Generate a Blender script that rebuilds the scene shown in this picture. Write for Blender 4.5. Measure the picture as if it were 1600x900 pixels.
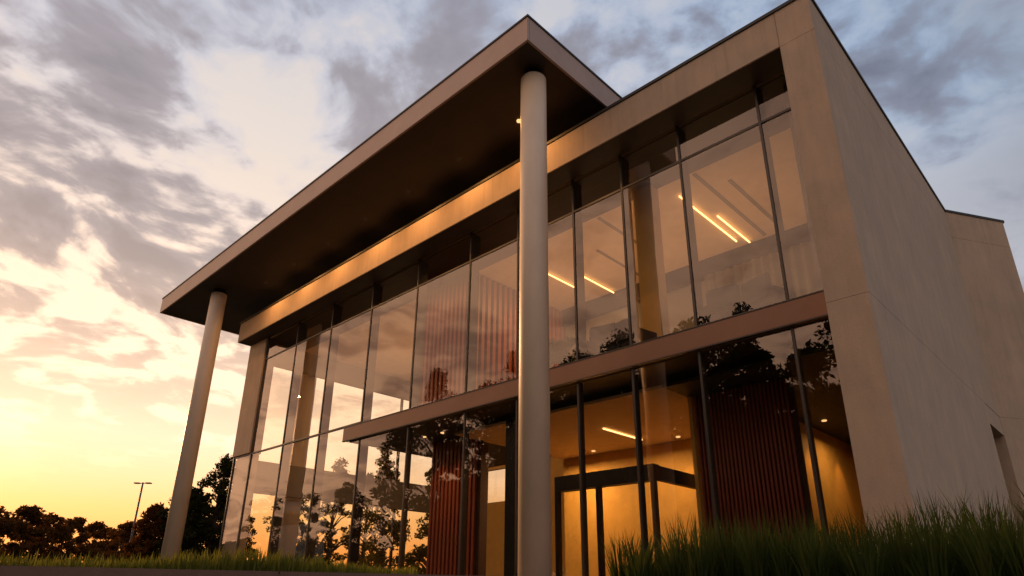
import bpy, bmesh, math, random
import numpy as np
from mathutils import Matrix, Vector

for o in list(bpy.data.objects):
    bpy.data.objects.remove(o)
scene = bpy.context.scene
COL = scene.collection

# ------------------------------------------------------------------ camera
cam_data = bpy.data.cameras.new('camera')
cam = bpy.data.objects.new('camera', cam_data)
COL.objects.link(cam)
cam_data.sensor_width = 36.0
cam_data.sensor_fit = 'HORIZONTAL'
cam_data.lens = 1017.47 / 1600 * 36
cam_data.shift_y = 83.5 / 1600
cam_data.clip_start = 0.05
cam_data.clip_end = 3000
RT = (0.71866, 0.6953, 0.00967)
DN = (-0.24388, 0.26505, -0.93288)
FW = (-0.65119, 0.66807, 0.36005)
cam.matrix_world = Matrix(((RT[0], -DN[0], -FW[0], 0), (RT[1], -DN[1], -FW[1], 0),
                           (RT[2], -DN[2], -FW[2], 0), (0, 0, 0, 1)))
scene.camera = cam
scene.render.engine = 'CYCLES'
scene.cycles.use_denoising = True
scene.cycles.max_bounces = 10
scene.cycles.transparent_max_bounces = 24
scene.cycles.sample_clamp_indirect = 6
scene.cycles.caustics_reflective = False
scene.view_settings.view_transform = 'Standard'
scene.view_settings.look = 'None'
scene.view_settings.exposure = 0.0
scene.view_settings.gamma = 1.0

SUN_AZ = math.radians(-90.0)      # from +Y towards +X
SUN_EL = math.radians(6.0)
SUN = (math.sin(SUN_AZ) * math.cos(SUN_EL), math.cos(SUN_AZ) * math.cos(SUN_EL), math.sin(SUN_EL))


# ------------------------------------------------------------------ node helper
class N:
    def __init__(self, tree):
        self.t = tree
        self.n = tree.nodes
        self.n.clear()

    def node(self, kind, **kw):
        nd = self.n.new(kind)
        for k, v in kw.items():
            setattr(nd, k, v)
        return nd

    def put(self, sock, v):
        if isinstance(v, bpy.types.NodeSocket):
            self.t.links.new(v, sock)
        elif v is not None:
            sock.default_value = v

    def math(self, op, a, b=None, c=None, clamp=False):
        nd = self.node('ShaderNodeMath', operation=op, use_clamp=clamp)
        for i, v in enumerate((a, b, c)):
            if v is not None:
                self.put(nd.inputs[i], v)
        return nd.outputs[0]

    def vmath(self, op, a, b=None, s=None):
        nd = self.node('ShaderNodeVectorMath', operation=op)
        self.put(nd.inputs[0], a)
        if b is not None:
            self.put(nd.inputs[1], b)
        if s is not None:
            self.put(nd.inputs['Scale'], s)
        return nd.outputs['Value'] if op in ('DOT_PRODUCT', 'LENGTH') else nd.outputs['Vector']

    def mapr(self, v, a, b, c=0.0, d=1.0, kind='SMOOTHSTEP'):
        nd = self.node('ShaderNodeMapRange', interpolation_type=kind)
        self.put(nd.inputs['Value'], v)
        for k, x in (('From Min', a), ('From Max', b), ('To Min', c), ('To Max', d)):
            self.put(nd.inputs[k], x)
        return nd.outputs['Result']

    def mix(self, f, a, b, blend='MIX'):
        nd = self.node('ShaderNodeMix', data_type='RGBA', blend_type=blend)
        self.put(nd.inputs['Factor'], f)
        self.put(nd.inputs['A'] if False else nd.inputs[6], a)
        self.put(nd.inputs[7], b)
        return nd.outputs[2]

    def noise(self, vec, scale, detail=4, rough=0.55, dist=0.0, out='Fac'):
        nd = self.node('ShaderNodeTexNoise')
        self.put(nd.inputs['Vector'], vec)
        nd.inputs['Scale'].default_value = scale
        nd.inputs['Detail'].default_value = detail
        nd.inputs['Roughness'].default_value = rough
        nd.inputs['Distortion'].default_value = dist
        return nd.outputs[out]

    def ramp(self, f, stops):
        nd = self.node('ShaderNodeValToRGB')
        self.put(nd.inputs[0], f)
        el = nd.color_ramp.elements
        while len(el) < len(stops):
            el.new(0.5)
        for e, (p, c) in zip(el, stops):
            e.position = p
            e.color = (*c, 1)
        return nd.outputs[0]

    def comb(self, x, y, z):
        nd = self.node('ShaderNodeCombineXYZ')
        for i, v in enumerate((x, y, z)):
            self.put(nd.inputs[i], v)
        return nd.outputs[0]


def lin(r, g, b):
    def f(c):
        c /= 255.0
        return c / 12.92 if c <= 0.04045 else ((c + 0.055) / 1.055) ** 2.4
    return (f(r), f(g), f(b))


def c4(c):
    return (c[0], c[1], c[2], 1)


# ------------------------------------------------------------------ sky
world = bpy.data.worlds.new('World')
scene.world = world
world.use_nodes = True
w = N(world.node_tree)
geo = w.node('ShaderNodeTexCoord').outputs['Generated']
dirn = w.vmath('NORMALIZE', geo)
sep = w.node('ShaderNodeSeparateXYZ')
w.put(sep.inputs[0], dirn)
dx, dy, dz = sep.outputs
GLOW = (math.sin(math.radians(-76)), math.cos(math.radians(-76)), 0.06)
sunc = w.vmath('DOT_PRODUCT', dirn, GLOW)
hz = w.math('MAXIMUM', dz, 0.0)
near = w.mapr(sunc, 0.22, 0.92)                      # towards the sunset
near2 = w.mapr(sunc, 0.86, 0.998)
# clear-sky colours by height, away from and towards the sun
far_col = w.ramp(hz, [(0.0, (0.55, 0.40, 0.32)), (0.20, (0.40, 0.37, 0.38)), (0.42, (0.38, 0.40, 0.47)), (0.60, (0.31, 0.42, 0.58)), (1.0, (0.22, 0.34, 0.54))])
near_col = w.ramp(hz, [(0.0, (0.85, 0.20, 0.02)), (0.045, (0.92, 0.30, 0.05)), (0.10, (1.0, 0.48, 0.15)), (0.19, (1.06, 0.72, 0.46)), (0.38, (1.0, 0.73, 0.52)), (0.60, (0.62, 0.59, 0.62)), (1.0, (0.22, 0.34, 0.54))])
near_col = w.vmath('SCALE', near_col, s=w.math('ADD', 1.10, w.math('MULTIPLY', near2, 0.40)))
base = w.mix(near, far_col, near_col)
# cloud layer: the view direction carried up to a flat deck
inv = w.math('DIVIDE', 1.0, w.math('ADD', hz, 0.15))
cu = w.math('MULTIPLY', dx, inv)
cv = w.math('MULTIPLY', dy, inv)
ca = w.math('ADD', w.math('MULTIPLY', cu, -0.43), w.math('MULTIPLY', cv, 0.90))
cb = w.math('ADD', w.math('MULTIPLY', cu, 0.90), w.math('MULTIPLY', cv, 0.43))
pv = w.comb(w.math('MULTIPLY', ca, 1.0), cb, 3.7)
warp = w.noise(pv, 1.3, 3, 0.5, out='Color')
pw = w.vmath('ADD', pv, w.vmath('SCALE', w.vmath('SUBTRACT', warp, (0.5, 0.5, 0.5)), s=0.50))
n_big = w.noise(pw, 1.25, 3, 0.5)
n_mid = w.noise(pw, 5.8, 5, 0.52)
n_fine = w.noise(pw, 12.0, 5, 0.55)
dens = w.math('ADD', w.math('MULTIPLY', n_big, 0.40), w.math('ADD', w.math('MULTIPLY', n_mid, 0.46), w.math('MULTIPLY', n_fine, 0.14)))
low_fade = w.mapr(hz, 0.06, 0.40, 0.0, 1.0)
mask = w.math('MULTIPLY', w.mapr(dens, 0.465, 0.540), low_fade)
thick = w.math('MULTIPLY', w.mapr(dens, 0.52, 0.61), low_fade)
rim = w.mapr(dens, 0.50, 0.42)
cl_near = w.mix(w.mapr(hz, 0.10, 0.45), c4((0.76, 0.44, 0.25)), c4((0.34, 0.29, 0.30)))
cl_far = w.mix(w.mapr(hz, 0.10, 0.75), c4((0.33, 0.30, 0.31)), c4((0.20, 0.235, 0.33)))
cl = w.mix(near, cl_far, cl_near)
cl = w.mix(w.math('MULTIPLY', thick, 0.85), cl, w.vmath('SCALE', cl, s=0.62))
sky = w.mix(w.math('MULTIPLY', mask, w.mapr(near, 0.3, 1.0, 0.92, 0.80)), base, cl)
rimc = w.mix(near, c4((0.60, 0.62, 0.68)), c4((1.05, 0.84, 0.62)))
sky = w.mix(w.math('MULTIPLY', w.math('MULTIPLY', rim, low_fade), 0.40), sky, rimc)
# broad grey overcast veil away from the sun
veil = w.math('MULTIPLY', w.mapr(sunc, 0.45, 0.10), w.mapr(w.noise(pw, 0.9, 4, 0.5), 0.40, 0.60))
sky = w.mix(w.math('MULTIPLY', veil, 0.88), sky, w.mix(n_mid, c4((0.12, 0.145, 0.20)), c4((0.48, 0.45, 0.46))))
# the sunset-lit cloud deck over the forecourt side, which the glass mirrors
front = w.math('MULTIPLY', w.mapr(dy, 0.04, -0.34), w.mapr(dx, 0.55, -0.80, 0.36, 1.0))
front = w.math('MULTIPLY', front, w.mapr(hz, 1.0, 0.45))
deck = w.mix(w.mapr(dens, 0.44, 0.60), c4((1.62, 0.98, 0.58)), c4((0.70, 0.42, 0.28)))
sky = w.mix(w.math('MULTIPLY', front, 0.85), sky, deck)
# below the horizon the far land
sky = w.mix(w.mapr(dz, -0.02, 0.0), c4((0.10, 0.07, 0.05)), sky)
bg1 = w.node('ShaderNodeBackground')
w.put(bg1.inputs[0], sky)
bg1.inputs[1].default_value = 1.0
skyt = w.node('ShaderNodeTexSky', sky_type='NISHITA')
skyt.sun_disc = False
skyt.sun_elevation = SUN_EL
skyt.sun_rotation = SUN_AZ
bg2 = w.node('ShaderNodeBackground')
w.put(bg2.inputs[0], w.mix(1.0, skyt.outputs[0], c4((1.0, 0.72, 0.80)), 'MULTIPLY'))
bg2.inputs[1].default_value = 0.012
add = w.node('ShaderNodeAddShader')
w.put(add.inputs[0], bg1.outputs[0])
w.put(add.inputs[1], bg2.outputs[0])
out = w.node('ShaderNodeOutputWorld')
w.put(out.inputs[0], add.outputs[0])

# ------------------------------------------------------------------ sun
sd = bpy.data.lights.new('sun', 'SUN')
sd.energy = 4.0
sd.angle = math.radians(10.0)
sd.color = (1.0, 0.55, 0.25)
so = bpy.data.objects.new('sun', sd)
COL.objects.link(so)
so.rotation_euler = Vector(SUN).to_track_quat('Z', 'Y').to_euler()


# ------------------------------------------------------------------ materials
def new_mat(name):
    m = bpy.data.materials.new(name)
    m.use_nodes = True
    return m, N(m.node_tree)


def principled(name, col, rough=0.6, metal=0.0, var=0.12, scale=3.0, bump=0.0, bump_scale=40.0, spec=0.5,
               emit=None, estr=0.0, stretch=None):
    m, n = new_mat(name)
    tc = n.node('ShaderNodeTexCoord').outputs['Object']
    if stretch:
        tc = n.vmath('MULTIPLY', tc, stretch)
    b = n.node('ShaderNodeBsdfPrincipled')
    f = n.noise(tc, scale, 6, 0.6)
    f = n.mapr(f, 0.3, 0.7, 1 - var, 1 + var, 'LINEAR')
    n.put(b.inputs['Base Color'], n.vmath('SCALE', c4(col)[:3], s=f))
    b.inputs['Roughness'].default_value = rough
    b.inputs['Metallic'].default_value = metal
    b.inputs['Specular IOR Level'].default_value = spec
    if emit:
        b.inputs['Emission Color'].default_value = c4(emit)
        b.inputs['Emission Strength'].default_value = estr
    if bump:
        bp = n.node('ShaderNodeBump')
        bp.inputs['Strength'].default_value = bump
        bp.inputs['Distance'].default_value = 0.01
        n.put(bp.inputs['Height'], n.noise(tc, bump_scale, 5, 0.6))
        n.put(b.inputs['Normal'], bp.outputs[0])
    o = n.node('ShaderNodeOutputMaterial')
    n.put(o.inputs[0], b.outputs[0])
    return m


def concrete_mat():
    m, n = new_mat('warm_concrete')
    tc = n.node('ShaderNodeTexCoord').outputs['Object']
    a = n.noise(tc, 0.8, 5, 0.6)
    bb = n.noise(n.vmath('MULTIPLY', tc, (3.0, 3.0, 0.5)), 1.6, 6, 0.65)
    cc = n.noise(tc, 45, 3, 0.6)
    f = n.math('ADD', n.math('MULTIPLY', n.math('SUBTRACT', a, 0.5), 0.30),
               n.math('ADD', n.math('MULTIPLY', n.math('SUBTRACT', bb, 0.5), 0.40), n.math('MULTIPLY', n.math('SUBTRACT', cc, 0.5), 0.35)))
    # faint rain streaks running down from the coping
    st = n.noise(n.vmath('MULTIPLY', tc, (5.0, 5.0, 0.12)), 1.8, 4, 0.6)
    sp = n.node('ShaderNodeSeparateXYZ')
    n.put(sp.inputs[0], tc)
    top = n.mapr(sp.outputs[2], 5.5, 10.3)
    f = n.math('SUBTRACT', f, n.math('MULTIPLY', n.math('MULTIPLY', n.mapr(st, 0.50, 0.72), top), 0.13))
    f = n.math('ADD', 1.0, f)
    col = n.mix(n.mapr(n.noise(tc, 1.7, 4, 0.6), 0.35, 0.65), c4((0.53, 0.39, 0.285)), c4((0.48, 0.365, 0.275)))
    b = n.node('ShaderNodeBsdfPrincipled')
    n.put(b.inputs['Base Color'], n.vmath('SCALE', col, s=f))
    b.inputs['Roughness'].default_value = 0.82
    bp = n.node('ShaderNodeBump')
    bp.inputs['Strength'].default_value = 0.35
    bp.inputs['Distance'].default_value = 0.006
    n.put(bp.inputs['Height'], n.noise(tc, 30, 6, 0.65))
    n.put(b.inputs['Normal'], bp.outputs[0])
    o = n.node('ShaderNodeOutputMaterial')
    n.put(o.inputs[0], b.outputs[0])
    return m


def glass_mat(name, refl, tint, wob=0.02):
    m, n = new_mat(name)
    tc = n.node('ShaderNodeNewGeometry').outputs['Position']
    bp = n.node('ShaderNodeBump')
    bp.inputs['Strength'].default_value = 1.0
    bp.inputs['Distance'].default_value = wob
    n.put(bp.inputs['Height'], n.noise(tc, 0.55, 1, 0.4))
    fr = n.node('ShaderNodeFresnel')
    fr.inputs[0].default_value = 1.5
    fac = n.math('ADD', refl, n.math('MULTIPLY', fr.outputs[0], 1.5), clamp=True)
    back = n.node('ShaderNodeNewGeometry').outputs['Backfacing']
    fac = n.math('MULTIPLY', fac, n.math('SUBTRACT', 1.0, back))
    t = n.node('ShaderNodeBsdfTransparent')
    t.inputs[0].default_value = c4(tint)
    g = n.node('ShaderNodeBsdfGlossy')
    g.inputs['Roughness'].default_value = 0.0
    g.inputs['Color'].default_value = (1.0, 0.86, 0.78, 1)
    n.put(g.inputs['Normal'], bp.outputs[0])
    mx = n.node('ShaderNodeMixShader')
    n.put(mx.inputs[0], fac)
    n.put(mx.inputs[1], t.outputs[0])
    n.put(mx.inputs[2], g.outputs[0])
    o = n.node('ShaderNodeOutputMaterial')
    n.put(o.inputs[0], mx.outputs[0])
    return m


def leaf_mat(name, c1, c2, trans=0.35):
    m, n = new_mat(name)
    g = n.node('ShaderNodeNewGeometry')
    tc = n.node('ShaderNodeTexCoord').outputs['Object']
    f = n.math('ADD', n.math('MULTIPLY', g.outputs['Random Per Island'], 0.6), n.math('MULTIPLY', n.noise(tc, 0.9, 2), 0.4))
    col = n.mix(f, c4(c1), c4(c2))
    d = n.node('ShaderNodeBsdfDiffuse')
    n.put(d.inputs[0], col)
    t = n.node('ShaderNodeBsdfTranslucent')
    n.put(t.inputs[0], n.mix(1.0, col, (1.7, 1.3, 0.6, 1), 'MULTIPLY'))
    mx = n.node('ShaderNodeMixShader')
    mx.inputs[0].default_value = trans
    n.put(mx.inputs[1], d.outputs[0])
    n.put(mx.inputs[2], t.outputs[0])
    o = n.node('ShaderNodeOutputMaterial')
    n.put(o.inputs[0], mx.outputs[0])
    return m


def emit_mat(name, col, s):
    m, n = new_mat(name)
    e = n.node('ShaderNodeEmission')
    e.inputs[0].default_value = c4(col)
    e.inputs[1].default_value = s
    o = n.node('ShaderNodeOutputMaterial')
    n.put(o.inputs[0], e.outputs[0])
    return m


def ground_mat(name, c1, c2, scale, rough=0.9, bump=0.4):
    m, n = new_mat(name)
    tc = n.node('ShaderNodeTexCoord').outputs['Object']
    col = n.mix(n.mapr(n.noise(tc, scale, 8, 0.65), 0.3, 0.7), c4(c1), c4(c2))
    b = n.node('ShaderNodeBsdfPrincipled')
    n.put(b.inputs['Base Color'], col)
    b.inputs['Roughness'].default_value = rough
    bp = n.node('ShaderNodeBump')
    bp.inputs['Strength'].default_value = bump
    bp.inputs['Distance'].default_value = 0.02
    n.put(bp.inputs['Height'], n.noise(tc, scale * 25, 5, 0.7))
    n.put(b.inputs['Normal'], bp.outputs[0])
    o = n.node('ShaderNodeOutputMaterial')
    n.put(o.inputs[0], b.outputs[0])
    return m


M = {}
M['concrete'] = concrete_mat()
M['joint'] = principled('joint_filler', (0.24, 0.16, 0.11), 0.9)
M['fascia'] = principled('bronze_metal_fascia', (0.46, 0.325, 0.265), 0.48, 0.25, 0.07, 1.5, 0.05, 60)
M['soffit'] = principled('dark_soffit', (0.038, 0.026, 0.019), 0.6, 0.0, 0.15, 1.2)
M['coping'] = principled('dark_coping', (0.045, 0.042, 0.038), 0.5, 0.4)
M['spandrel'] = principled('spandrel_metal', (0.25, 0.13, 0.085), 0.45, 0.25, 0.08, 1.5)
M['column'] = principled('column_paint', (0.84, 0.68, 0.53), 0.42, 0.0, 0.07, 2.5, 0.15, 12, stretch=(1, 1, 0.4))
M['mullion'] = principled('bronze_mullion', (0.07, 0.060, 0.055), 0.38, 0.5)
M['fin'] = principled('mullion_fin', (0.035, 0.03, 0.027), 0.5, 0.2)
M['glass'] = glass_mat('coated_glass', 0.065, (0.985, 0.97, 0.94), 0.014)
M['glass_in'] = glass_mat('clear_glass', 0.0, (0.97, 0.96, 0.93), 0.0)
M['ceiling'] = principled('plaster_ceiling', (0.66, 0.50, 0.34), 0.8, 0, 0.06)
M['amber'] = principled('ochre_wall', (0.64, 0.37, 0.085), 0.7, 0, 0.08)
M['greywall'] = principled('grey_plaster', (0.20, 0.18, 0.16), 0.8, 0, 0.06)
M['floor'] = principled('dark_floor', (0.16, 0.11, 0.07), 0.35, 0, 0.1)
M['wood'] = principled('red_wood_slat', (0.32, 0.075, 0.030), 0.45, 0, 0.25, 2.0, stretch=(8, 8, 0.6))
M['wood_dark'] = principled('dark_wood_slat', (0.20, 0.04, 0.022), 0.5, 0, 0.25, 2.0, stretch=(8, 8, 0.6))
M['wood_back'] = principled('slat_backing', (0.045, 0.016, 0.010), 0.8)
M['black'] = principled('black_metal', (0.012, 0.010, 0.009), 0.45, 0.3)
M['curtain'] = principled('grey_curtain', (0.20, 0.20, 0.19), 0.9)
M['chair'] = principled('dark_upholstery', (0.03, 0.022, 0.02), 0.8)
M['pot'] = principled('dark_pot', (0.05, 0.045, 0.04), 0.6)
M['slot'] = principled('slot_diffuser', (0.20, 0.15, 0.10), 0.7)
M['strip'] = emit_mat('lit_strip', (1.0, 0.52, 0.17), 4.0)
M['spot'] = emit_mat('lit_downlight', (1.0, 0.55, 0.22), 1.4)
M['spot_dim'] = emit_mat('dim_downlight', (1.0, 0.50, 0.2), 0.02)
M['leaf'] = leaf_mat('tree_leaf', (0.035, 0.045, 0.015), (0.085, 0.075, 0.025), 0.35)
M['leaf_dark'] = leaf_mat('conifer_leaf', (0.018, 0.028, 0.014), (0.045, 0.055, 0.022), 0.25)
M['leaf_red'] = leaf_mat('russet_leaf', (0.06, 0.03, 0.012), (0.12, 0.055, 0.02), 0.45)
M['houseplant'] = leaf_mat('houseplant_leaf', (0.05, 0.08, 0.03), (0.09, 0.11, 0.05), 0.3)
M['blade'] = leaf_mat('ornamental_blade', (0.020, 0.042, 0.012), (0.080, 0.105, 0.030), 0.3)
M['lawn_blade'] = leaf_mat('lawn_blade', (0.06, 0.085, 0.015), (0.17, 0.19, 0.05), 0.4)
M['bark'] = principled('bark', (0.06, 0.04, 0.03), 0.9, 0, 0.3, 6, 0.6, 20)
M['paving'] = ground_mat('paving_ground', (0.13, 0.10, 0.085), (0.19, 0.15, 0.125), 1.4)
M['soil'] = ground_mat('soil_ground', (0.035, 0.028, 0.018), (0.06, 0.055, 0.03), 1.0)
M['land'] = ground_mat('grassland', (0.04, 0.05, 0.02), (0.07, 0.075, 0.03), 0.15)
M['kerb'] = principled('kerb_stone', (0.17, 0.10, 0.075), 0.85, 0, 0.15, 2.5, 0.5, 40)
M['pole'] = principled('pole_metal', (0.12, 0.11, 0.10), 0.5, 0.3)


# ------------------------------------------------------------------ mesh helpers
def link(name, me, mat, parent=None, smooth=False):
    o = bpy.data.objects.new(name, me)
    COL.objects.link(o)
    if mat is not None and not me.materials:
        me.materials.append(mat)
    if parent is not None:
        o.parent = parent
    if smooth:
        for p in me.polygons:
            p.use_smooth = True
    return o


def mesh_from(name, verts, faces):
    me = bpy.data.meshes.new(name)
    me.from_pydata([tuple(v) for v in verts], [], faces)
    me.update()
    return me


BF = [(0, 3, 2, 1), (4, 5, 6, 7), (0, 1, 5, 4), (1, 2, 6, 5), (2, 3, 7, 6), (3, 0, 4, 7)]


def box(name, x0, x1, y0, y1, z0, z1, mat, parent=None, bevel=0.0):
    v = [(x0, y0, z0), (x1, y0, z0), (x1, y1, z0), (x0, y1, z0), (x0, y0, z1), (x1, y0, z1), (x1, y1, z1), (x0, y1, z1)]
    me = mesh_from(name, v, BF)
    if bevel:
        bm = bmesh.new()
        bm.from_mesh(me)
        bmesh.ops.bevel(bm, geom=bm.edges[:], offset=bevel, segments=2, affect='EDGES')
        bm.to_mesh(me)
        bm.free()
    return link(name, me, M[mat], parent)


def boxes(name, lst, mat, parent=None):
    vs, fs = [], []
    for (x0, x1, y0, y1, z0, z1) in lst:
        b = len(vs)
        vs += [(x0, y0, z0), (x1, y0, z0), (x1, y1, z0), (x0, y1, z0), (x0, y0, z1), (x1, y0, z1), (x1, y1, z1), (x0, y1, z1)]
        fs += [tuple(b + i for i in f) for f in BF]
    return link(name, mesh_from(name, vs, fs), M[mat], parent)


def prism(name, poly, z0, z1, mat, parent=None):
    n = len(poly)
    vs = [(x, y, z0) for x, y in poly] + [(x, y, z1) for x, y in poly]
    fs = [tuple(range(n - 1, -1, -1)), tuple(range(n, 2 * n))]
    fs += [(i, (i + 1) % n, n + (i + 1) % n, n + i) for i in range(n)]
    return link(name, mesh_from(name, vs, fs), M[mat], parent)


def lathe(name, x, y, prof, mat, parent=None, seg=48):
    vs, fs = [], []
    for r, z in prof:
        for k in range(seg):
            a = 2 * math.pi * k / seg
            vs.append((x + r * math.cos(a), y + r * math.sin(a), z))
    for i in range(len(prof) - 1):
        for k in range(seg):
            a, b = i * seg + k, i * seg + (k + 1) % seg
            fs.append((a, b, b + seg, a + seg))
    fs.append(tuple(range(seg - 1, -1, -1)))
    fs.append(tuple((len(prof) - 1) * seg + k for k in range(seg)))
    o = link(name, mesh_from(name, vs, fs), M[mat], parent)
    for p in o.data.polygons:
        p.use_smooth = len(p.vertices) == 4
    return o


def tube(vs, fs, a, b, r0, r1, seg=6):
    a, b = Vector(a), Vector(b)
    d = (b - a).normalized()
    u = d.orthogonal().normalized()
    v = d.cross(u)
    s = len(vs)
    for p, r in ((a, r0), (b, r1)):
        for k in range(seg):
            t = 2 * math.pi * k / seg
            vs.append(tuple(p + u * (r * math.cos(t)) + v * (r * math.sin(t))))
    for k in range(seg):
        fs.append((s + k, s + (k + 1) % seg, s + seg + (k + 1) % seg, s + seg + k))


def empty(name, loc=(0, 0, 0)):
    o = bpy.data.objects.new(name, None)
    o.location = loc
    COL.objects.link(o)
    return o


def tag(o, label, cat, group=None, kind=None):
    o['label'] = label
    o['category'] = cat
    if group:
        o['group'] = group
    if kind:
        o['kind'] = kind
    return o


def structure(o):
    o['kind'] = 'structure'
    return o


# ------------------------------------------------------------------ ground
GZ = 0.0
def ground_sheet():
    # a large sheet; the part near the viewer dips to the low pavement
    xs = [-1500, -700, -300, -150, -90, -60, -40, -25] + [-20 + i * 1.0 for i in range(0, 31)] + [14, 25, 60, 150, 400, 1500]
    ys = [-1500, -400, -150, -60, -30, -15] + [-8 + i * 0.8 for i in range(0, 31)] + [22, 40, 80, 160, 400, 1500]
    vs = []
    for y in ys:
        for x in xs:
            # distance in front of the kerb line (through (-4.74,.77) heading (.36,.93))
            s = (x + 4.74) * 0.93 - (y - 0.77) * 0.36
            t = max(0.0, min(1.0, (s + 0.1) / 0.9))
            u = max(0.0, min(1.0, (7.0 - y) / 4.0))
            v = max(0.0, min(1.0, (y + 12) / 6.0)) * max(0.0, min(1.0, (12 - x) / 6.0))
            k = t * u * u * (3 - 2 * u) * v
            vs.append((x, y, -0.03 - 0.37 * k))
    nx = len(xs)
    fs = [(j * nx + i, j * nx + i + 1, (j + 1) * nx + i + 1, (j + 1) * nx + i) for j in range(len(ys) - 1) for i in range(nx - 1)]
    return structure(link('ground', mesh_from('ground', vs, fs), M['land']))


ground_sheet()
# paved forecourt in front of the glass and round the viewer
def forecourt():
    vs, fs = [], []
    nx, ny = 30, 34
    for j in range(ny + 1):
        y = -10 + (10.5 + 10) * j / ny
        for i in range(nx + 1):
            xk = -4.60 + (y - 0.77) * 0.387 if y < 6 else -2.58
            xa = xk if y < 6 else xk - (y - 6) / 4.5 * 19.5
            x = xa + (14 - xa) * i / nx
            s = (x + 4.74) * 0.93 - (y - 0.77) * 0.36
            t = max(0.0, min(1.0, (s + 0.1) / 0.9))
            u = max(0.0, min(1.0, (7.0 - y) / 4.0))
            k = t * u * u * (3 - 2 * u)
            vs.append((x, y, 0.0 - 0.36 * k))
    for j in range(ny):
        for i in range(nx):
            a = j * (nx + 1) + i
            fs.append((a, a + 1, a + nx + 2, a + nx + 1))
    return structure(link('pavement', mesh_from('pavement', vs, fs), M['paving']))


forecourt()
# kerb wall that holds the grass bed
kd = (0.36, 0.933)
kn = (-0.933, 0.36)
def kerb():
    p0 = (-4.74 - kd[0] * 6, 0.77 - kd[1] * 6)
    root = empty('kerb')
    structure(root)
    L = 1.5
    for i in range(8):
        a0, a1 = i * L + 0.006, (i + 1) * L - 0.006
        q = [(p0[0] + kd[0] * a + kn[0] * b, p0[1] + kd[1] * a + kn[1] * b) for a, b in ((a0, 0), (a1, 0), (a1, 0.22), (a0, 0.22))]
        prism('kerb_stone', q, -0.5, 0.115, 'kerb', root)
    q = [(p0[0] + kd[0] * a + kn[0] * b, p0[1] + kd[1] * a + kn[1] * b) for a, b in ((0, 0.012), (8 * L, 0.012), (8 * L, 0.2), (0, 0.2))]
    o = prism('kerb_joint', q, -0.5, 0.10, 'joint', root)


kerb()
BED = [(-8.0, -6.5), (-4.80, 0.85), (-4.05, 2.75), (-4.35, 3.5), (-6.6, 6.9), (-12.0, 8.9), (-24.5, 10.3), (-60, 10.3), (-60, -6.5)]
structure(prism('grass_bed', BED, -0.4, 0.04, 'soil'))

# ------------------------------------------------------------------ the building
B = empty('office_building', (-14, 10, 0))
tag(B, 'two storey glass office building with flat projecting canopy and sand coloured concrete side wall', 'building')
Bm = B.matrix_basis.copy()
BL = Vector(B.location)
bpy.context.view_layer.update()


def to_building(o):
    o.parent = B
    o.matrix_parent_inverse = Matrix.Translation(-BL)
    return o


class PB:
    """building-part shorthands"""
def pbox(name, x0, x1, y0, y1, z0, z1, mat, bevel=0.0, parent=None):
    o = box(name, x0, x1, y0, y1, z0, z1, mat, None, bevel)
    if parent is None:
        return to_building(o)
    o.parent = parent
    return o


YG = 10.63
XE = -24.4
XMU = [-23.90, -21.50, -19.08, -16.66, -14.29, -11.97, -10.16, -8.34, -6.94, -5.46, -3.72, -2.97]
ZT = 10.25
# --- concrete portal: corner pier, beam and side wall -------------------------------
xi, xo = -2.94, -2.32
g = 0.003
for z0, z1 in ((-0.3, 4.25 - g), (4.25 + g, 9.42 - g), (9.42 + g, ZT)):
    b = 0.025
    top = z0 > 9
    poly = [(xi if not top else xi + g, 10.0), (xo - b, 10.0), (xo - 0.006, 10.006), (xo, 10.0 + b)]
    if z0 < 0:
        poly += [(xo, 18.2), (-4.4, 18.2), (-4.4, 17.9), (-2.75, 17.9), (-2.75, 11.1), (xi, 11.1)]
    else:
        poly += [(xo, 20.0), (-2.75, 20.0), (-2.75, 11.1), (xi if not top else xi + g, 11.1)]
    to_building(prism('pier_panel', poly, z0, z1, 'concrete'))
pbox('panel_joint', -2.74, xo - 0.014, 10.014, 19.9, 4.2, 4.3, 'joint')
pbox('panel_joint', xi + 0.012, -2.741, 10.014, 11.0, 4.2, 4.3, 'joint')
pbox('panel_joint', -2.74, xo - 0.014, 10.014, 19.9, 9.37, 9.47, 'joint')
pbox('panel_joint', xi + 0.012, -2.741, 10.014, 11.0, 9.37, 9.47, 'joint')
pbox('panel_joint', xi - 0.05, xi + 0.05, 10.014, 10.5, 9.5, ZT - 0.05, 'joint')
# deep recess in the side wall
pbox('recess_head', -4.4, xo - 0.002, 18.2, 19.95, 3.76, 4.235, 'concrete')
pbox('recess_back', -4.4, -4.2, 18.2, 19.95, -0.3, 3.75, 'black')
AW = [(xo, 20.0), (-1.24, 21.8), (-1.6, 22.4), (-3.2, 22.4), (-4.4, 20.0)]
to_building(prism('angled_wall', AW, -0.3, 4.25 - g, 'concrete'))
to_building(prism('angled_wall', AW, 4.25 + g, 9.42 - g, 'concrete'))
to_building(prism('angled_wall', AW, 9.42 + g, ZT, 'concrete'))
# beam across the top of the glass
pbox('roof_beam', -25.42, xi - g, 10.0, 10.62, 9.43, ZT, 'concrete', 0.008)
pbox('beam_soffit', -25.40, xi, 10.03, 10.62, 9.418, 9.429, 'soffit')
# copings
pbox('coping', -25.46, xo + 0.03, 9.97, 10.66, ZT + 0.001, ZT + 0.07, 'coping')
to_building(prism('coping', [(-2.80, 10.66), (xo + 0.03, 10.66), (xo + 0.03, 20.0), (-1.20, 21.83), (-1.55, 22.45), (-3.2, 22.45)], ZT + 0.001, ZT + 0.07, 'coping'))
pbox('roof_deck', -25.3, -2.76, 10.67, 22.0, 9.75, 10.1, 'coping')

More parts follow.
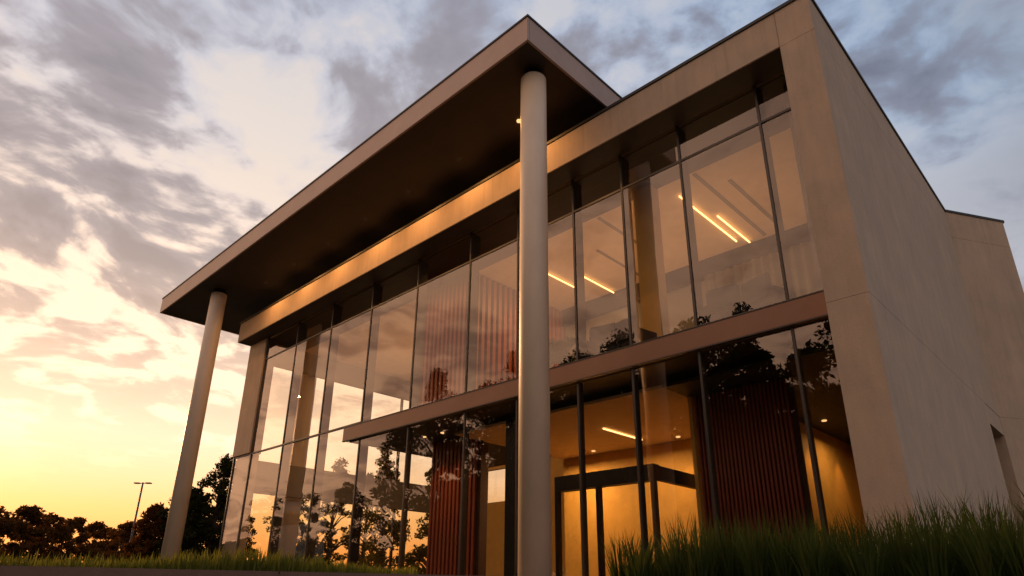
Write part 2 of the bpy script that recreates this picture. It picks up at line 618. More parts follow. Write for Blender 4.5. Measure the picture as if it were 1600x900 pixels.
# --- canopy -----------------------------------------------------------------------
CX0, CX1, CY0, CZ0, CZ1 = -28.22, -7.12, 7.68, 10.84, 11.53
canopy = pbox('canopy', CX0 + 0.06, CX1 - 0.06, CY0 + 0.06, 17.0, CZ0 + 0.02, CZ1 - 0.02, 'soffit')
for args in ((CX0, CX1, CY0, CY0 + 0.055), ):
    o = box('fascia', args[0], args[1], args[2], args[3], CZ0, CZ1 - 0.05, 'fascia', None, 0.006); o.parent = canopy
o = box('fascia', CX1 - 0.055, CX1, CY0 + 0.056, 17.0, CZ0, CZ1 - 0.05, 'fascia', None, 0.006); o.parent = canopy
o = box('fascia', CX0, CX0 + 0.055, CY0 + 0.056, 17.0, CZ0, CZ1 - 0.05, 'fascia', None, 0.006); o.parent = canopy
o = box('edge_trim', CX0 - 0.02, CX1 + 0.02, CY0 - 0.02, 17.02, CZ1 - 0.049, CZ1, 'coping'); o.parent = canopy
# columns
for x, y in ((-7.73, 8.53), (-24.25, 8.53)):
    to_building(lathe('column', x, y, [(0.285, -0.3), (0.285, 10.70), (0.27, 10.72)], 'column', None, 64))
    to_building(lathe('column_neck', x, y, [(0.22, 10.70), (0.22, 10.87)], 'black', None, 32))


# --- downlights under the canopy, lighting the beam --------------------------------
def spot_lamp(name, loc, energy, deg, parent, target=None, r=0.05, blend=0.6, col=(1.0, 0.46, 0.14)):
    ld = bpy.data.lights.new(name, 'SPOT')
    ld.energy = energy
    ld.spot_size = math.radians(deg)
    ld.spot_blend = blend
    ld.shadow_soft_size = r
    ld.color = col
    lo = bpy.data.objects.new(name, ld)
    COL.objects.link(lo)
    lo.location = loc
    d = Vector(target if target else (loc[0], loc[1], loc[2] - 1)) - Vector(loc)
    lo.rotation_euler = (-d).to_track_quat('Z', 'Y').to_euler()
    return lo


for x in (-9.0, -11.2, -13.4, -15.6, -17.8, -20.0, -22.2):
    to_building(lathe('downlight', x, 9.40, [(0.06, 10.832), (0.06, 10.862)], 'spot' if x == -9.0 else 'spot_dim', None, 20))
    spot_lamp('downlight_or_fill_lamp', (x, 9.05, 10.70), 125, 165, None, (x, 9.62, 9.8), 0.12, 1.0)

# --- mezzanine slab and spandrel ----------------------------------------------------
pbox('ceiling_pelmet', XE + 0.13, -2.97, YG + 0.345, 12.3, 9.385, 9.409, 'soffit')
for xa, xb in zip(XMU[:-1], XMU[1:]):
    pbox('ceiling_pelmet', xa + 0.03, xb - 0.03, YG + 0.07, YG + 0.344, 9.385, 9.409, 'soffit')
pbox('floor_slab', -17.40, -2.96, 10.72, 16.55, 4.285, 4.68, 'floor')
pbox('slab_soffit', -17.40, -2.96, 10.72, 16.55, 4.262, 4.283, 'soffit')
pbox('spandrel', -17.46, xi - 0.004, 10.515, 10.575, 4.275, 4.685, 'spandrel', 0.005)
pbox('spandrel_end', -17.455, -17.405, 10.577, 10.715, 4.28, 4.68, 'spandrel')
pbox('spandrel_trim', -17.47, xi - 0.004, 10.505, 10.577, 4.687, 4.71, 'mullion')
pbox('spandrel_trim', -17.47, xi - 0.004, 10.505, 10.577, 4.250, 4.273, 'mullion')

# --- curtain wall --------------------------------------------------------------------
XM = [-25.33, -23.90, -21.50, -19.08, -16.66, -14.29, -11.97, -10.16, -8.34, -6.94, -5.46, -3.72, -2.97]
prnd = random.Random(3)
def tilted_pane(xa, xb, z0, z1):
    hx, hz_ = (xb - xa) / 2, (z1 - z0) / 2
    o = box('glass_pane', -hx, hx, -0.012, 0.012, -hz_, hz_, 'glass')
    to_building(o)
    o.location = ((xa + xb) / 2, YG, (z0 + z1) / 2)
    o.rotation_euler = (math.radians(prnd.uniform(-0.16, 0.16)), 0, math.radians(prnd.uniform(-0.16, 0.16)))


for i, x in enumerate(XM):
    left = x < -16.0
    if i < 2:
        continue
    segs = [(-0.05, 9.417)] if left else [(-0.05, 4.25), (4.70, 9.417)]
    for z0, z1 in segs:
        m = pbox('mullion', x - 0.024, x + 0.024, YG - 0.035, YG + 0.03, z0, z1, 'mullion')
        pbox('fin', x - 0.022, x + 0.022, YG + 0.031, YG + (0.30 if z1 > 5 else 0.13), z0, z1, 'fin', parent=m)
for x in XM[:2]:
    pbox('mullion', x - 0.028, x + 0.028, YG - 0.05, YG + 0.03, -0.05, 4.78, 'mullion')
pbox('mullion', -23.93, -23.874, YG - 0.05, YG + 0.33, 4.79, 9.417, 'mullion')
for i in range(len(XM) - 1):
    xa, xb = XM[i] + 0.029, XM[i + 1] - 0.029
    left = XM[i] < -16.9
    bands = [(0.05, 4.735), (4.785, 8.48), (8.53, 9.40)] if left else [(0.05, 4.24), (4.72, 8.48), (8.53, 9.40)]
    if i == 0:
        bands = bands[:1]
    for z0, z1 in bands:
        tilted_pane(xa, xb, z0, z1)
    if i:
        pbox('transom', xa, xb, YG - 0.035, YG + 0.06, 8.481, 8.529, 'mullion')
    if left:
        pbox('transom', xa, xb, YG - 0.04, YG + 0.06, 4.736, 4.784, 'mullion')
    pbox('sill', xa, xb, YG - 0.04, YG + 0.06, -0.05, 0.049, 'mullion')
# pier behind the first bay
pbox('end_pier', -25.30, -24.02, YG + 0.08, 10.98, -0.1, 4.76, 'concrete')
pbox('end_pier', -25.36, -23.94, YG - 0.10, 10.98, 4.79, 9.415, 'concrete', 0.01)
to_building(lathe('interior_column', -24.92, 13.0, [(0.38, -0.02), (0.38, 9.40)], 'column', None, 40))
# --- end wall (glazed) at the far left ---------------------------------------------
XE = -24.4
XMU = [-23.90, -21.50, -19.08, -16.66, -14.29, -11.97, -10.16, -8.34, -6.94, -5.46, -3.72, -2.97]
YM = [11.06, 13.75, 17.65, 20.6]
pbox('end_header', XE - 0.12, XE + 0.12, 11.06, 20.6, 8.50, 9.41, 'greywall')
pbox('end_band', XE - 0.12, XE + 0.12, 11.06, 20.6, 3.42, 4.62, 'greywall')
for y in YM:
    for z0, z1 in ((-0.05, 3.419), (4.621, 8.499)):
        pbox('mullion', XE - 0.05, XE + 0.05, y - 0.05, y + 0.05, z0, z1, 'fin')
for y0, y1 in zip(YM[:-1], YM[1:]):
    pbox('glass_pane', XE - 0.01, XE + 0.01, y0 + 0.051, y1 - 0.051, 0.05, 3.418, 'glass_in')
    pbox('glass_pane', XE - 0.01, XE + 0.01, y0 + 0.051, y1 - 0.051, 4.622, 8.498, 'glass_in')
# --- interior --------------------------------------------------------------------------
pbox('ground_floor', -25.3, -2.96, YG + 0.07, 22.0, -0.2, -0.02, 'floor')
pbox('ceiling', XE + 0.13, -2.96, YG + 0.07, 21.9, 9.41, 9.60, 'ceiling')
pbox('lower_ceiling', -13.5, -6.86, 11.6, 21.9, 4.05, 4.12, 'ceiling')
pbox('lower_ceiling', -6.85, -2.96, 11.6, 21.9, 4.05, 4.12, 'soffit')
# rear walls
pbox('rear_wall', -24.2, -21.8, 20.7, 20.9, -0.02, 9.40, 'amber')
pbox('rear_wall', -21.79, -20.15, 20.7, 20.9, -0.02, 3.75, 'amber')
pbox('rear_wall', -21.79, -20.15, 20.7, 20.9, 5.2, 9.40, 'amber')
pbox('rear_wall', -20.14, -13.6, 20.7, 20.9, -0.02, 9.40, 'amber')
pbox('glass_pane', -21.78, -20.16, 20.79, 20.81, 3.76, 5.19, 'glass_in')
pbox('upper_rear_wall', -13.55, -3.0, 16.60, 16.75, 4.69, 8.80, 'greywall')
pbox('bulkhead', -13.55, -3.0, 16.45, 16.75, 8.801, 9.405, 'black')
pbox('lower_rear_wall', -13.5, -7.0, 16.30, 16.45, -0.02, 4.04, 'amber')
pbox('partition', -3.3, -3.1, 10.99, 16.5, 4.69, 9.40, 'greywall')
pbox('side_partition', -6.05, -5.90, 13.2, 21.0, -0.02, 4.04, 'amber')
pbox('lower_rear_wall', -5.89, -3.0, 20.0, 20.2, -0.02, 4.04, 'amber')
pbox('interior_column', -7.52, -7.02, 12.0, 12.35, 4.69, 9.40, 'amber')
pbox('interior_column', -11.1, -10.72, 11.2, 11.55, -0.02, 4.04, 'black')


def slat_wall(x0, x1, yf, z0, z1, mat, pitch, axis='x', back=0.06):
    """upright battens on a backing board"""
    if axis == 'x':
        b = pbox('slat_backing', x0, x1, yf + 0.05, yf + 0.05 + back, z0, z1, 'wood_back')
        n = int((x1 - x0) / pitch)
        me = None
        for k in range(n):
            xx = x0 + (k + 0.25) * pitch
            if me is None:
                o = box('wood_slat', 0, pitch * 0.52, 0, 0.07, z0 + 0.01, z1 - 0.01, mat)
                me = o.data
            else:
                o = link('wood_slat', me, None)
            o.location = (xx, yf - 0.022, 0)
            o.parent = b
            o.matrix_parent_inverse = Matrix.Identity(4)
    else:
        b = pbox('slat_backing', yf - 0.05 - back, yf - 0.05, x0, x1, z0, z1, 'wood_back')
        n = int((x1 - x0) / pitch)
        me = None
        for k in range(n):
            yy = x0 + (k + 0.25) * pitch
            if me is None:
                o = box('wood_slat', 0, 0.07, 0, pitch * 0.52, z0 + 0.01, z1 - 0.01, mat)
                me = o.data
            else:
                o = link('wood_slat', me, None)
            o.location = (yf - 0.049, yy, 0)
            o.parent = b
    return b


# upper timber-clad core, with its two visible faces
slat_wall(-16.25, -13.66, 12.2, 4.69, 9.39, 'wood', 0.20)
slat_wall(12.30, 20.6, -13.6, 4.69, 9.39, 'wood', 0.24, 'y')
# lower timber-clad core
slat_wall(-15.55, -13.40, 12.5, -0.02, 4.25, 'wood', 0.17)
pbox('core_wall', -15.5, -13.52, 12.62, 12.95, -0.02, 4.0, 'wood_back')
# dark slatted wall on the right
slat_wall(-6.72, -4.60, 12.6, -0.02, 4.04, 'wood_dark', 0.085)
pbox('wall_end', -6.84, -6.76, 12.55, 12.75, -0.02, 4.04, 'amber')

# vestibule of black metal
pbox('door_header', -9.55, -6.98, 11.2, 11.42, 2.10, 2.42, 'black')
pbox('door_header', -7.10, -6.98, 11.421, 13.3, 2.12, 2.40, 'black')
pbox('door_post', -7.10, -6.98, 13.18, 13.3, -0.02, 2.119, 'black')
for x in (-9.55, -8.42, -7.08):
    pbox('door_post', x, x + 0.09, 11.2, 11.32, -0.02, 2.099, 'black')
pbox('door_leaf', -9.44, -8.43, 11.25, 11.27, 0.03, 2.09, 'glass_in')
pbox('door_leaf', -8.31, -7.11, 11.25, 11.27, 0.03, 2.09, 'glass_in')

# linear lights on the ceilings
for (x, y0, y1, z) in ((-6.75, 12.9, 16.0, 9.33), (-6.50, 14.4, 16.3, 9.33), (-11.98, 13.2, 15.2, 9.33), (-11.28, 14.5, 16.4, 9.33),
                       (-9.9, 13.6, 15.4, 4.0), (-20, 16.2, 18.6, 9.33)):
    pbox('linear_light', x - 0.016, x + 0.016, y0, y1, z, z + 0.03, 'strip')


for (x, y0, y1) in ((-6.05, 12.4, 16.3), (-5.55, 13.2, 16.3), (-10.0, 13.8, 16.3), (-8.9, 12.4, 14.6)):
    pbox('ceiling_slot', x - 0.045, x + 0.045, y0, y1, 9.392, 9.408, 'slot')


def room_fill(loc, e, size, col=(1.0, 0.58, 0.24)):  # unseen disk light added to fill the rooms; it has no fitting
    ld = bpy.data.lights.new('room_fill_light', 'AREA')
    ld.shape = 'DISK'
    ld.size = size
    ld.energy = e
    ld.color = col
    lo = bpy.data.objects.new('room_fill_light', ld)
    COL.objects.link(lo)
    lo.location = loc
    return lo


for loc, e in (((-11.5, 14.4, 9.2), 25), ((-9.5, 15.0, 3.8), 24), ((-5.0, 17.5, 3.8), 12), ((-19, 15.0, 9.1), 60), ((-12.4, 15.0, 3.8), 60)):
    room_fill(loc, e * 2.2, 0.5)
for (x, y, tx, ty) in ((-11.9, 15.8, -11.93, 16.25), (-9.0, 15.8, -9.0, 16.25), (-5.4, 14.2, -5.85, 14.2), (-5.4, 16.6, -5.85, 16.6), (-5.4, 18.6, -5.85, 18.6)):
    to_building(lathe('downlight', x, y, [(0.06, 4.02), (0.06, 4.045)], 'spot', None, 16))
    spot_lamp('downlight_or_fill_lamp', (x, y, 4.0), 55, 50, None, (tx, ty, 2.2), 0.03, 0.8)
for (x, y, sx, sy, e) in ((-11.2, 14.4, 3.6, 3.0, 40), (-6.6, 14.4, 4.4, 3.0, 38), (-19.5, 15.8, 5.0, 5.0, 60)):
    # added fill without any fitting, facing up to brighten the ceiling
    ld = bpy.data.lights.new('ceiling_fill_light', 'AREA')
    ld.shape = 'RECTANGLE'
    ld.size, ld.size_y = sx, sy
    ld.energy = e
    ld.color = (1.0, 0.54, 0.25)
    lo = bpy.data.objects.new('ceiling_fill_light', ld)
    COL.objects.link(lo)
    lo.location = (x, y, 6.2)
    lo.rotation_euler = (math.pi, 0, 0)
for x in (-15.9, -14.9, -13.9):
    spot_lamp('downlight_or_fill_lamp', (x, 11.1, 9.3), 28, 140, None, (x, 12.3, 6.5), 0.2, 1.0)  # added fill spots without fittings, brightening the upper slats
spot_lamp('downlight_or_fill_lamp', (-12.7, 14.5, 9.3), 60, 90, None, (-13.6, 14.5, 7.0), 0.05, 0.9)  # another added spot, no fitting, for the side face of the slats
for x in (-15.0, -14.2):
    to_building(lathe('downlight', x, 11.75, [(0.05, 4.235), (0.05, 4.261)], 'spot', None, 16))
    spot_lamp('downlight_or_fill_lamp', (x, 11.75, 4.2), 45, 70, None, (x, 12.45, 1.8), 0.03, 0.9)


# ------------------------------------------------------------------ furniture inside
def curtain(x0, x1, y, z0, z1):
    vs, fs = [], []
    n = int((x1 - x0) / 0.05)
    rnd = random.Random(4)
    ph = 0
    for k in range(n + 1):
        x = x0 + (x1 - x0) * k / n
        ph += 0.9 + rnd.random() * 0.5
        yy = y + 0.05 * math.sin(ph)
        vs += [(x, yy, z0), (x, yy, z1)]
    for k in range(n):
        fs.append((2 * k, 2 * k + 2, 2 * k + 3, 2 * k + 1))
    me = mesh_from('curtain', vs, fs)
    o = link('curtain', me, M['curtain'], None, True)
    md = o.modifiers.new('thick', 'SOLIDIFY')
    md.thickness = 0.008
    return o


tag(curtain(-8.0, -4.6, 16.3, 4.72, 8.78), 'grey pleated curtain along the rear wall of the upper right room', 'curtain')


def armchair(x, y, rz, z=4.68):
    r = empty('armchair', (x, y, z))
    r.rotation_euler.z = rz
    box('seat', -0.33, 0.33, -0.30, 0.30, 0.28, 0.44, 'chair', r, 0.03)
    box('backrest', -0.33, 0.33, 0.24, 0.36, 0.40, 0.92, 'chair', r, 0.04)
    for s in (-1, 1):
        box('armrest', s * 0.36 - 0.05, s * 0.36 + 0.05, -0.28, 0.32, 0.24, 0.62, 'chair', r, 0.02)
        for t in (-1, 1):
            box('leg', s * 0.30 - 0.02, s * 0.30 + 0.02, t * 0.25 - 0.02, t * 0.25 + 0.02, 0.0, 0.279, 'black', r)
    return r


for x, y, rz, lb in ((-8.0, 11.35, math.pi + 0.2, 'dark armchair by the upper glass right of the tall round column'),
                     (-7.35, 11.4, math.pi - 0.2, 'dark armchair nearer the ochre interior column on the upper floor'),
                     (-5.1, 11.35, math.pi + 0.1, 'dark armchair in front of the grey curtain, left of the pair'),
                     (-4.35, 11.4, math.pi - 0.3, 'dark armchair nearest the concrete corner pier on the upper floor')):
    tag(armchair(x, y, rz), lb, 'armchair', 'armchairs behind the upper glass')


def leaf_cloud(name, centres, per, spread, size, mat, seed, parent=None, flat=0.6, droop=0.0):
    rs = np.random.RandomState(seed)
    C = np.repeat(np.asarray(centres, float), per, axis=0)
    n = len(C)
    sp = np.asarray(spread, float)
    if sp.ndim == 1 and len(sp) == len(centres):
        sp = np.repeat(sp, per)[:, None]
    d = rs.normal(size=(n, 3))
    d /= np.linalg.norm(d, axis=1)[:, None]
    d *= rs.uniform(0.25, 1.0, (n, 1)) ** 0.6
    d[:, 2] *= flat
    P = C + d * sp
    u = rs.normal(size=(n, 3))
    u /= np.linalg.norm(u, axis=1)[:, None]
    v = np.cross(u, rs.normal(size=(n, 3)))
    v /= np.linalg.norm(v, axis=1)[:, None] + 1e-9
    s = size * rs.uniform(0.6, 1.35, (n, 1))
    V = np.empty((n, 4, 3))
    V[:, 0] = P - u * s
    V[:, 1] = P - v * s * 0.45
    V[:, 2] = P + u * s
    V[:, 3] = P + v * s * 0.45
    me = bpy.data.meshes.new(name)
    me.vertices.add(n * 4)
    me.vertices.foreach_set('co', V.reshape(-1))
    me.loops.add(n * 4)
    me.loops.foreach_set('vertex_index', np.arange(n * 4, dtype=np.int32))
    me.polygons.add(n)
    me.polygons.foreach_set('loop_start', np.arange(0, n * 4, 4, dtype=np.int32))
    me.update(calc_edges=True)
    return link(name, me, M[mat], parent)


def house_plant(x, y, z, h, seed):
    r = empty('potted_plant', (x, y, z))
    lathe('pot', 0, 0, [(0.15, 0), (0.21, 0.36)], 'pot', r, 20)
    rs = np.random.RandomState(seed)
    cs = [(rs.uniform(-.28, .28), rs.uniform(-.28, .28), 0.5 + rs.uniform(0, h - 0.6)) for _ in range(14)]
    leaf_cloud('foliage', cs, 26, 0.2, 0.11, 'houseplant', seed, r)
    return r


tag(house_plant(-9.6, 11.5, 4.68, 1.2, 3), 'leafy green potted plant behind upper glass beside the tall column', 'plant')
tag(house_plant(-8.9, 11.9, 4.68, 1.0, 5), 'low bushy potted plant between the tall column and the armchairs', 'plant')


# ------------------------------------------------------------------ trees
def tree(name, x, y, z, h, r, seed, style='round', mat='leaf', n=3200, leaf=0.16, trunk_h=0.3, clumps=34):
    root = empty(name, (x, y, z))
    rs = np.random.RandomState(seed)
    vs, fs = [], []
    tr = 0.022 * h + 0.03
    lean = rs.uniform(-0.03, 0.03, 2) * h
    top = Vector((lean[0], lean[1], h * 0.93))
    segs = 6
    pts = [Vector((lean[0] * t + rs.uniform(-.01, .01) * h, lean[1] * t + rs.uniform(-.01, .01) * h, h * 0.93 * t)) for t in np.linspace(0, 1, segs + 1)]
    pts[0] = Vector((0, 0, -0.1))
    for a, b, t in zip(pts[:-1], pts[1:], range(segs)):
        tube(vs, fs, a, b, tr * (1 - t / segs * 0.85), tr * (1 - (t + 1) / segs * 0.85), 8)
    cs, sp = [], []
    for k in range(clumps):
        if style == 'round':
            t = rs.uniform(0, 1)
            zz = h * (trunk_h + (1 - trunk_h) * t)
            prof = math.sin(math.pi * min(1, 0.12 + 0.88 * t) ** 0.8) ** 0.6
            rad = r * prof * rs.uniform(0.35, 1.0)
            s = r * rs.uniform(0.16, 0.30)
        elif style == 'conifer':
            t = rs.uniform(0, 1) ** 1.15
            zz = h * (trunk_h + (1 - trunk_h) * t)
            rad = r * (1 - t) ** 0.85 * rs.uniform(0.25, 1.0)
            s = r * (0.12 + 0.16 * (1 - t)) * rs.uniform(0.8, 1.2)
        else:  # pine: open, clumps at limb ends
            t = rs.uniform(0, 1)
            zz = h * (trunk_h + (1 - trunk_h) * t)
            rad = r * (1 - 0.6 * t) * rs.uniform(0.5, 1.0)
            s = r * rs.uniform(0.17, 0.32)
        a = rs.uniform(0, 2 * math.pi)
        c = Vector((rad * math.cos(a) + lean[0] * zz / h, rad * math.sin(a) + lean[1] * zz / h, zz))
        cs.append(tuple(c))
        sp.append(s)
        z0 = max(0.12 * h, zz - rad * rs.uniform(0.5, 0.9))
        base = Vector((lean[0] * z0 / h, lean[1] * z0 / h, z0))
        mid = base.lerp(c, 0.5) + Vector((0, 0, 0.05 * h * rs.uniform(-0.3, 1)))
        rr = tr * 0.35 * (1 - z0 / h * 0.6)
        tube(vs, fs, base, mid, rr, rr * 0.65, 5)
        tube(vs, fs, mid, c, rr * 0.65, rr * 0.25, 5)
    link('trunk', mesh_from('trunk', vs, fs), M['bark'], root)
    leaf_cloud('crown', cs, max(8, n // clumps), np.array(sp), leaf, mat, seed + 1, root, flat=0.7 if style != 'pine' else 0.5)
    return root


rnd = random.Random(11)
# distant row beyond the lawn, left edge of the picture
row = [(-86.0, 8.0, 8.0), (-89.0, 13.3, 7.9), (-91, 16.2, 8.3), (-94, 19.2, 7.9), (-97.0, 22.3, 8.0), (-99, 25.5, 7.6), (-102, 28.6, 7.2), (-104, 31.6, 6.3), (-106, 34.8, 5.4), (-108, 38.2, 4.8)]
words = ['leftmost tree of the distant dark row at the picture edge', 'second tree from the left in the distant dark row',
         'third tree from the left in the distant dark row', 'fourth tree from the left in the distant dark row',
         'fifth tree from the left in the distant dark row', 'sixth tree from the left in the distant dark row',
         'seventh tree in the distant row, where its tops begin to drop', 'eighth and lower tree of the distant row',
         'small low tree near the right end of the distant row', 'lowest tree ending the distant row on the right']
for i, ((x, y, h), lb) in enumerate(zip(row, words)):
    t = tree('tree', x, y, -0.03, h, 3.0, 100 + i, 'round', 'leaf_red', 3000, 0.26, 0.34, 46)
    tag(t, lb, 'tree', 'distant trees along the horizon on the left')


def hedge(name, pts, h, wdt, seed, n, leaf, mat, label):
    rs = np.random.RandomState(seed)
    cs = []
    for (x0, y0), (x1, y1) in zip(pts[:-1], pts[1:]):
        L = math.hypot(x1 - x0, y1 - y0)
        for k in range(int(L / (wdt * 0.5)) + 1):
            t = rs.uniform(0, 1)
            cs.append((x0 + (x1 - x0) * t + rs.uniform(-1, 1) * wdt * .3, y0 + (y1 - y0) * t + rs.uniform(-1, 1) * wdt * .3, rs.uniform(0.15, 0.8) * h))
    o = leaf_cloud(name, cs, max(6, n // len(cs)), h * 0.42, leaf, mat, seed)
    return tag(o, label, 'hedge', None, 'stuff')


hedge('undergrowth', [(-78, -6), (-84, 14), (-92, 30), (-100, 48)], 2.3, 3.4, 7, 9000, 0.40, 'leaf_red', 'dark undergrowth below the distant row of trees')
tag(tree('tree', -57.5, 16.6, -0.03, 4.6, 1.9, 131, 'round', 'leaf_red', 3000, 0.15, 0.2, 40), 'small round tree left of the parking lot light pole', 'tree')
hedge('undergrowth', [(-60, 14.0), (-50, 19.0)], 1.6, 2.0, 17, 1800, 0.2, 'leaf_red', 'low dark bushes around the foot of the light pole')
# trees beside the far end of the building
for (x, y, h, r, st, mt, lb) in ((-30.5, 9.9, 3.3, 1.0, 'round', 'leaf_red', 'open russet shrub just left of the left round column'),
                                 (-30.1, 10.85, 4.0, 1.35, 'round', 'leaf_dark', 'dark shrub tree between the left column and the glass corner'),
                                 (-29.5, 11.9, 5.5, 1.35, 'round', 'leaf_dark', 'tallest dark tree rising beside the glass corner'),
                                 (-31.2, 11.4, 3.0, 2.2, 'round', 'leaf_dark', 'broad low bush behind the left round column')):
    tag(tree('tree', x, y, -0.03, h, r, int(abs(x) * 10) + 7, st, mt, 12000, 0.075, 0.03, 110), lb, 'tree')
# trees seen through the end glass
for k, (x, y, h, r, st, lb) in enumerate(((-34.5, 24.3, 9.6, 2.4, 'conifer', 'tall conifer seen through the lower glass beyond the lobby'),
                                          (-52.0, 27.5, 9.6, 2.2, 'round', 'bushy tree top showing left in the lobby glass above the band'),
                                          (-51.5, 30.8, 10.8, 2.0, 'round', 'bushy tree top showing second in the lobby glass above the band'),
                                          (-51.0, 34.0, 10.0, 2.3, 'round', 'bushy tree top showing third in the lobby glass above the band'),
                                          (-36.0, 20.0, 4.6, 2.0, 'pine', 'open low tree seen under the lobby band near the sunset'),
                                          (-35.0, 28.5, 9.0, 2.2, 'conifer', 'dark conifer half hidden by the lower timber slats'),
                                          (-37.0, 16.2, 3.8, 1.8, 'pine', 'sparse shrub tree seen low through the lobby glass'))):
    tag(tree('tree', x, y, -0.03, h, r, 300 + k, st, 'leaf', 5000, 0.12, 0.10, 60), lb, 'tree')
# trees facing the building, seen mirrored in the glass
FT = [(-53.5, -4.5, 7.9, 2.3, 'pine', 'open pine mirrored in the second bay of the lobby glass', 9000, 0.11),
      (-54.3, -8.0, 8.7, 2.4, 'pine', 'open pine mirrored in the third bay of the lobby glass', 9000, 0.11),
      (-51.5, -10.5, 9.2, 2.6, 'pine', 'open pine mirrored in the fourth bay of the lobby glass', 9000, 0.11),
      (-58.0, -16.0, 8.5, 3.4, 'pine', 'broad pine mirrored low behind the others in the lobby glass', 9000, 0.12),
      (-49.8, -15.0, 14.6, 3.6, 'round', 'large round tree mirrored where the metal band begins', 8000, 0.18),
      (-44.5, -15.0, 18.8, 3.4, 'round', 'tall round tree mirrored left of the upper timber slats', 15000, 0.15),
      (-38.8, -15.5, 16.6, 4.4, 'round', 'broad tree mirrored over the lower timber slats', 15000, 0.15),
      (-34.0, -15.0, 18.5, 3.8, 'round', 'tall tree mirrored just left of the big round column', 15000, 0.15),
      (-28.6, -15.5, 16.8, 4.4, 'round', 'tree mirrored behind the big round column', 15000, 0.15),
      (-23.8, -15.0, 17.2, 4.2, 'round', 'tree mirrored over the entrance right of the big column', 15000, 0.15),
      (-19.4, -15.5, 17.0, 4.2, 'round', 'tall dense tree mirrored right of the entrance', 9000, 0.2),
      (-15.0, -14.0, 16.0, 4.8, 'conifer', 'big conifer mirrored in the dark glass over the slatted wall', 18000, 0.15),
      (-9.6, -14.5, 18.8, 5.0, 'conifer', 'big conifer mirrored beside the concrete corner pier', 18000, 0.15),
      (-13.2, -19.0, 14.5, 4.4, 'round', 'round tree mirrored between the two big conifers', 8000, 0.22),
      (-4.5, -16.0, 17.0, 4.8, 'round', 'rightmost tree facing the concrete corner', 7000, 0.22)]
for k, (x, y, h, r, st, lb, nn, lf) in enumerate(FT):
    tag(tree('tree', x, y, -0.4, h, r, 400 + k, st, 'leaf_dark', nn, lf, 0.06 if st != 'pine' else 0.12, 62 if st == 'pine' else 110), lb, 'tree', 'trees facing the glass front')
hedge('undergrowth', [(-66, -8), (-50, -13)], 4.4, 3.0, 29, 18000, 0.22, 'leaf_dark', 'low bushes under the mirrored open pines')
hedge('undergrowth', [(-48, -14), (-36, -13.5), (-20, -13.5), (-2, -13.5)], 7.0, 4.5, 27, 26000, 0.3, 'leaf_dark', 'dense undergrowth below the trees facing the glass front')

def wood_mass():
    rs = np.random.RandomState(77)
    cs = []
    for k in range(620):
        x = rs.uniform(-52, 6)
        h = (17.0 if x < -21 else 11.0) + 1.5 * math.sin(x * 0.7) + 1.2 * math.sin(x * 1.9 + 1)
        if x < -43:
            h *= 0.6
        cs.append((x, rs.uniform(-27, -22), rs.uniform(0.3, 1.0) * h))
    o = leaf_cloud('woodland', cs, 80, 2.4, 0.40, 'leaf_dark', 78)
    tag(o, 'dense dark wood behind the trees facing the glass front', 'woodland', None, 'stuff')


wood_mass()
# ------------------------------------------------------------------ light pole
lp = empty('light_pole', (-43.1, 12.86, -0.03))
tag(lp, 'tall parking lot light pole with flat double head against the sunset', 'light pole')
lathe('pole', 0, 0, [(0.075, 0), (0.05, 5.95)], 'pole', lp, 12)
lathe('pole_base', 0, 0, [(0.22, 0), (0.22, 0.5)], 'kerb', lp, 16)
vs, fs = [], []
tube(vs, fs, (-0.30, -0.27, 5.9), (0.30, 0.27, 5.9), 0.025, 0.025, 8)
link('arm', mesh_from('arm', vs, fs), M['pole'], lp)
for s in (-1, 1):
    hd = box('lamp_head', -0.17, 0.17, -0.12, 0.12, 0, 0.07, 'pole', lp, 0.02)
    hd.location = (s * 0.26, s * 0.23, 5.87)
    hd.rotation_euler.z = math.radians(41)


# ------------------------------------------------------------------ grasses
def inside(px, py, poly):
    res = np.zeros(len(px), bool)
    n = len(poly)
    j = n - 1
    for i in range(n):
        xi_, yi_ = poly[i]
        xj_, yj_ = poly[j]
        c = ((yi_ > py) != (yj_ > py)) & (px < (xj_ - xi_) * (py - yi_) / (yj_ - yi_ + 1e-12) + xi_)
        res ^= c
        j = i
    return res


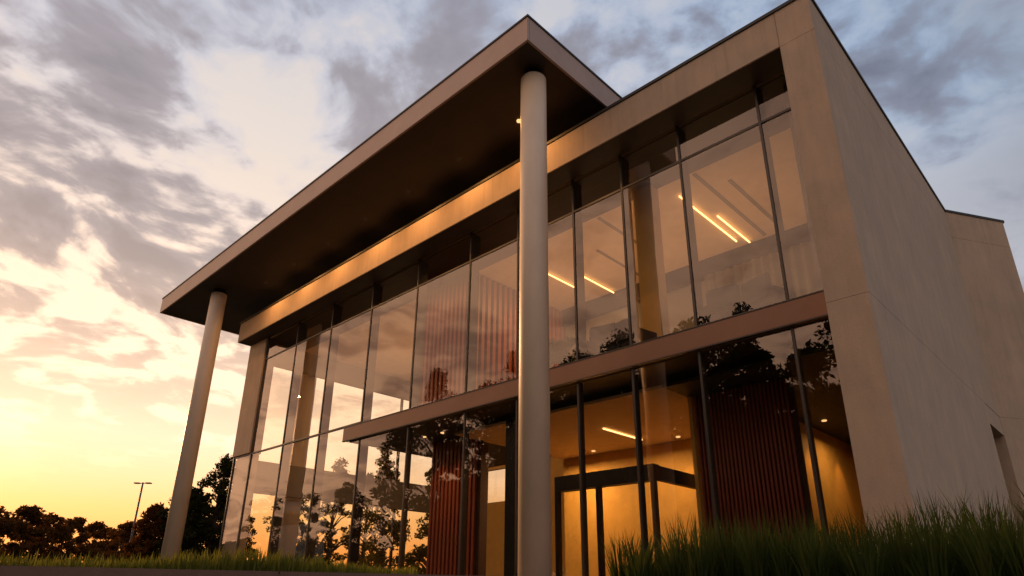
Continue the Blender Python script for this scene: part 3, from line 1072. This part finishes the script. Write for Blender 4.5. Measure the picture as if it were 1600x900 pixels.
def blades(name, P, H, W, bend, mat, seed, label, cat='grass', heading=None):
    rs = np.random.RandomState(seed)
    n = len(P)
    a = rs.uniform(0, 2 * math.pi, n)
    b = a + math.pi / 2 + rs.normal(0, 0.4, n)
    if heading is not None:
        b = heading + rs.normal(0, 0.5, n)
        a = b - math.pi / 2 + rs.normal(0, 0.6, n)
    side = np.stack([np.cos(a), np.sin(a), np.zeros(n)], 1)
    fwd = np.stack([np.cos(b), np.sin(b), np.zeros(n)], 1)
    V = np.empty((n, 7, 3))
    lv = [0.0, 0.38, 0.74, 1.0]
    wd = [1.0, 0.85, 0.5, 0.0]
    for k in range(3):
        off = fwd * (bend * lv[k] ** 2 * H)[:, None]
        up = np.zeros((n, 3))
        up[:, 2] = H * lv[k] * (1 - 0.12 * lv[k] * np.clip(bend, 0, 1))
        c = P + off + up
        V[:, 2 * k] = c - side * (W * wd[k] / 2)[:, None]
        V[:, 2 * k + 1] = c + side * (W * wd[k] / 2)[:, None]
    up = np.zeros((n, 3))
    up[:, 2] = H * (1 - 0.15 * np.clip(bend, 0, 1))
    V[:, 6] = P + fwd * (bend * H)[:, None] + up
    F = np.array([[0, 1, 3], [0, 3, 2], [2, 3, 5], [2, 5, 4], [4, 5, 6]])
    idx = (np.arange(n)[:, None, None] * 7 + F[None]).reshape(-1).astype(np.int32)
    me = bpy.data.meshes.new(name)
    me.vertices.add(n * 7)
    me.vertices.foreach_set('co', V.reshape(-1))
    me.loops.add(len(idx))
    me.loops.foreach_set('vertex_index', idx)
    me.polygons.add(n * 5)
    me.polygons.foreach_set('loop_start', np.arange(0, len(idx), 3, dtype=np.int32))
    me.update(calc_edges=True)
    o = link(name, me, M[mat])
    return tag(o, label, cat, None, 'stuff')


rs = np.random.RandomState(5)
# low grass strip behind the kerb
n = 90000
th = np.radians(rs.uniform(-108, -52, n))
dd = 4.2 + (rs.uniform(0, 1, n) ** 1.6) * 20
px, py = np.sin(th) * dd, np.cos(th) * dd
ok = inside(px, py, BED) & ~((px + 24.25) ** 2 + (py - 8.53) ** 2 < 0.12) & (py < 10.45)
px, py, dd = px[ok], py[ok], dd[ok]
cl_ = 0.5 + 0.5 * np.sin(px * 2.3 + 1.3 * np.sin(py * 1.7)) * np.sin(py * 2.9 + px)
H = (0.09 + 0.09 * cl_ + rs.uniform(-0.035, 0.05, len(px))) * (1 + 0.03 * (dd - 5))
edge = np.clip((px + 9) / 4.5, 0, 1)
H *= 0.60 + 0.58 * edge
blades('grass', np.stack([px, py, np.full(len(px), 0.03)], 1), H, 0.010 + 0.0012 * dd, rs.uniform(0.05, 0.40, len(px)), 'lawn_blade', 6,
       'low green grass strip behind the kerb at lower left')

# tall ornamental grass before the right end of the facade
def tufts(name, spots, per, seed, label):
    rs = np.random.RandomState(seed)
    P, Hh, Bd, Hd = [], [], [], []
    for (x, y, s) in spots:
        k = per
        rr = np.sqrt(rs.uniform(0, 1, k))
        a = rs.uniform(0, 2 * math.pi, k)
        P.append(np.stack([x + 0.11 * rr * np.cos(a), y + 0.11 * rr * np.sin(a), np.full(k, -0.02)], 1))
        Hh.append(s * (0.45 + 0.66 * rs.uniform(0, 1, k) ** 1.6))
        Bd.append(0.05 + 0.30 * rr * rs.uniform(0.3, 1.4, k))
        Hd.append(a)
    P, Hh, Bd, Hd = [np.concatenate(v) for v in (P, Hh, Bd, Hd)]
    return blades(name, P, Hh, rs.uniform(0.012, 0.030, len(P)), Bd, 'blade', seed + 1, label, heading=Hd)


spots = []
for j in range(6):
    for i in range(14):
        x = -5.25 + i * 0.40 + (0.2 if j % 2 else 0) + rs.uniform(-0.12, 0.12)
        y = 6.75 + j * 0.34 + rs.uniform(-0.08, 0.08) + 0.03 * (x + 5)
        if x < -4.75 and (j < 2 or j > 3):
            continue
        s_ = (0.76 + 0.035 * (x + 5)) * (y / 7.6) + rs.uniform(-0.20, 0.17)
        spots.append((x, y, s_))
tufts('ornamental_grass', spots, 120, 21, 'tall spiky ornamental grass in front of the concrete corner')
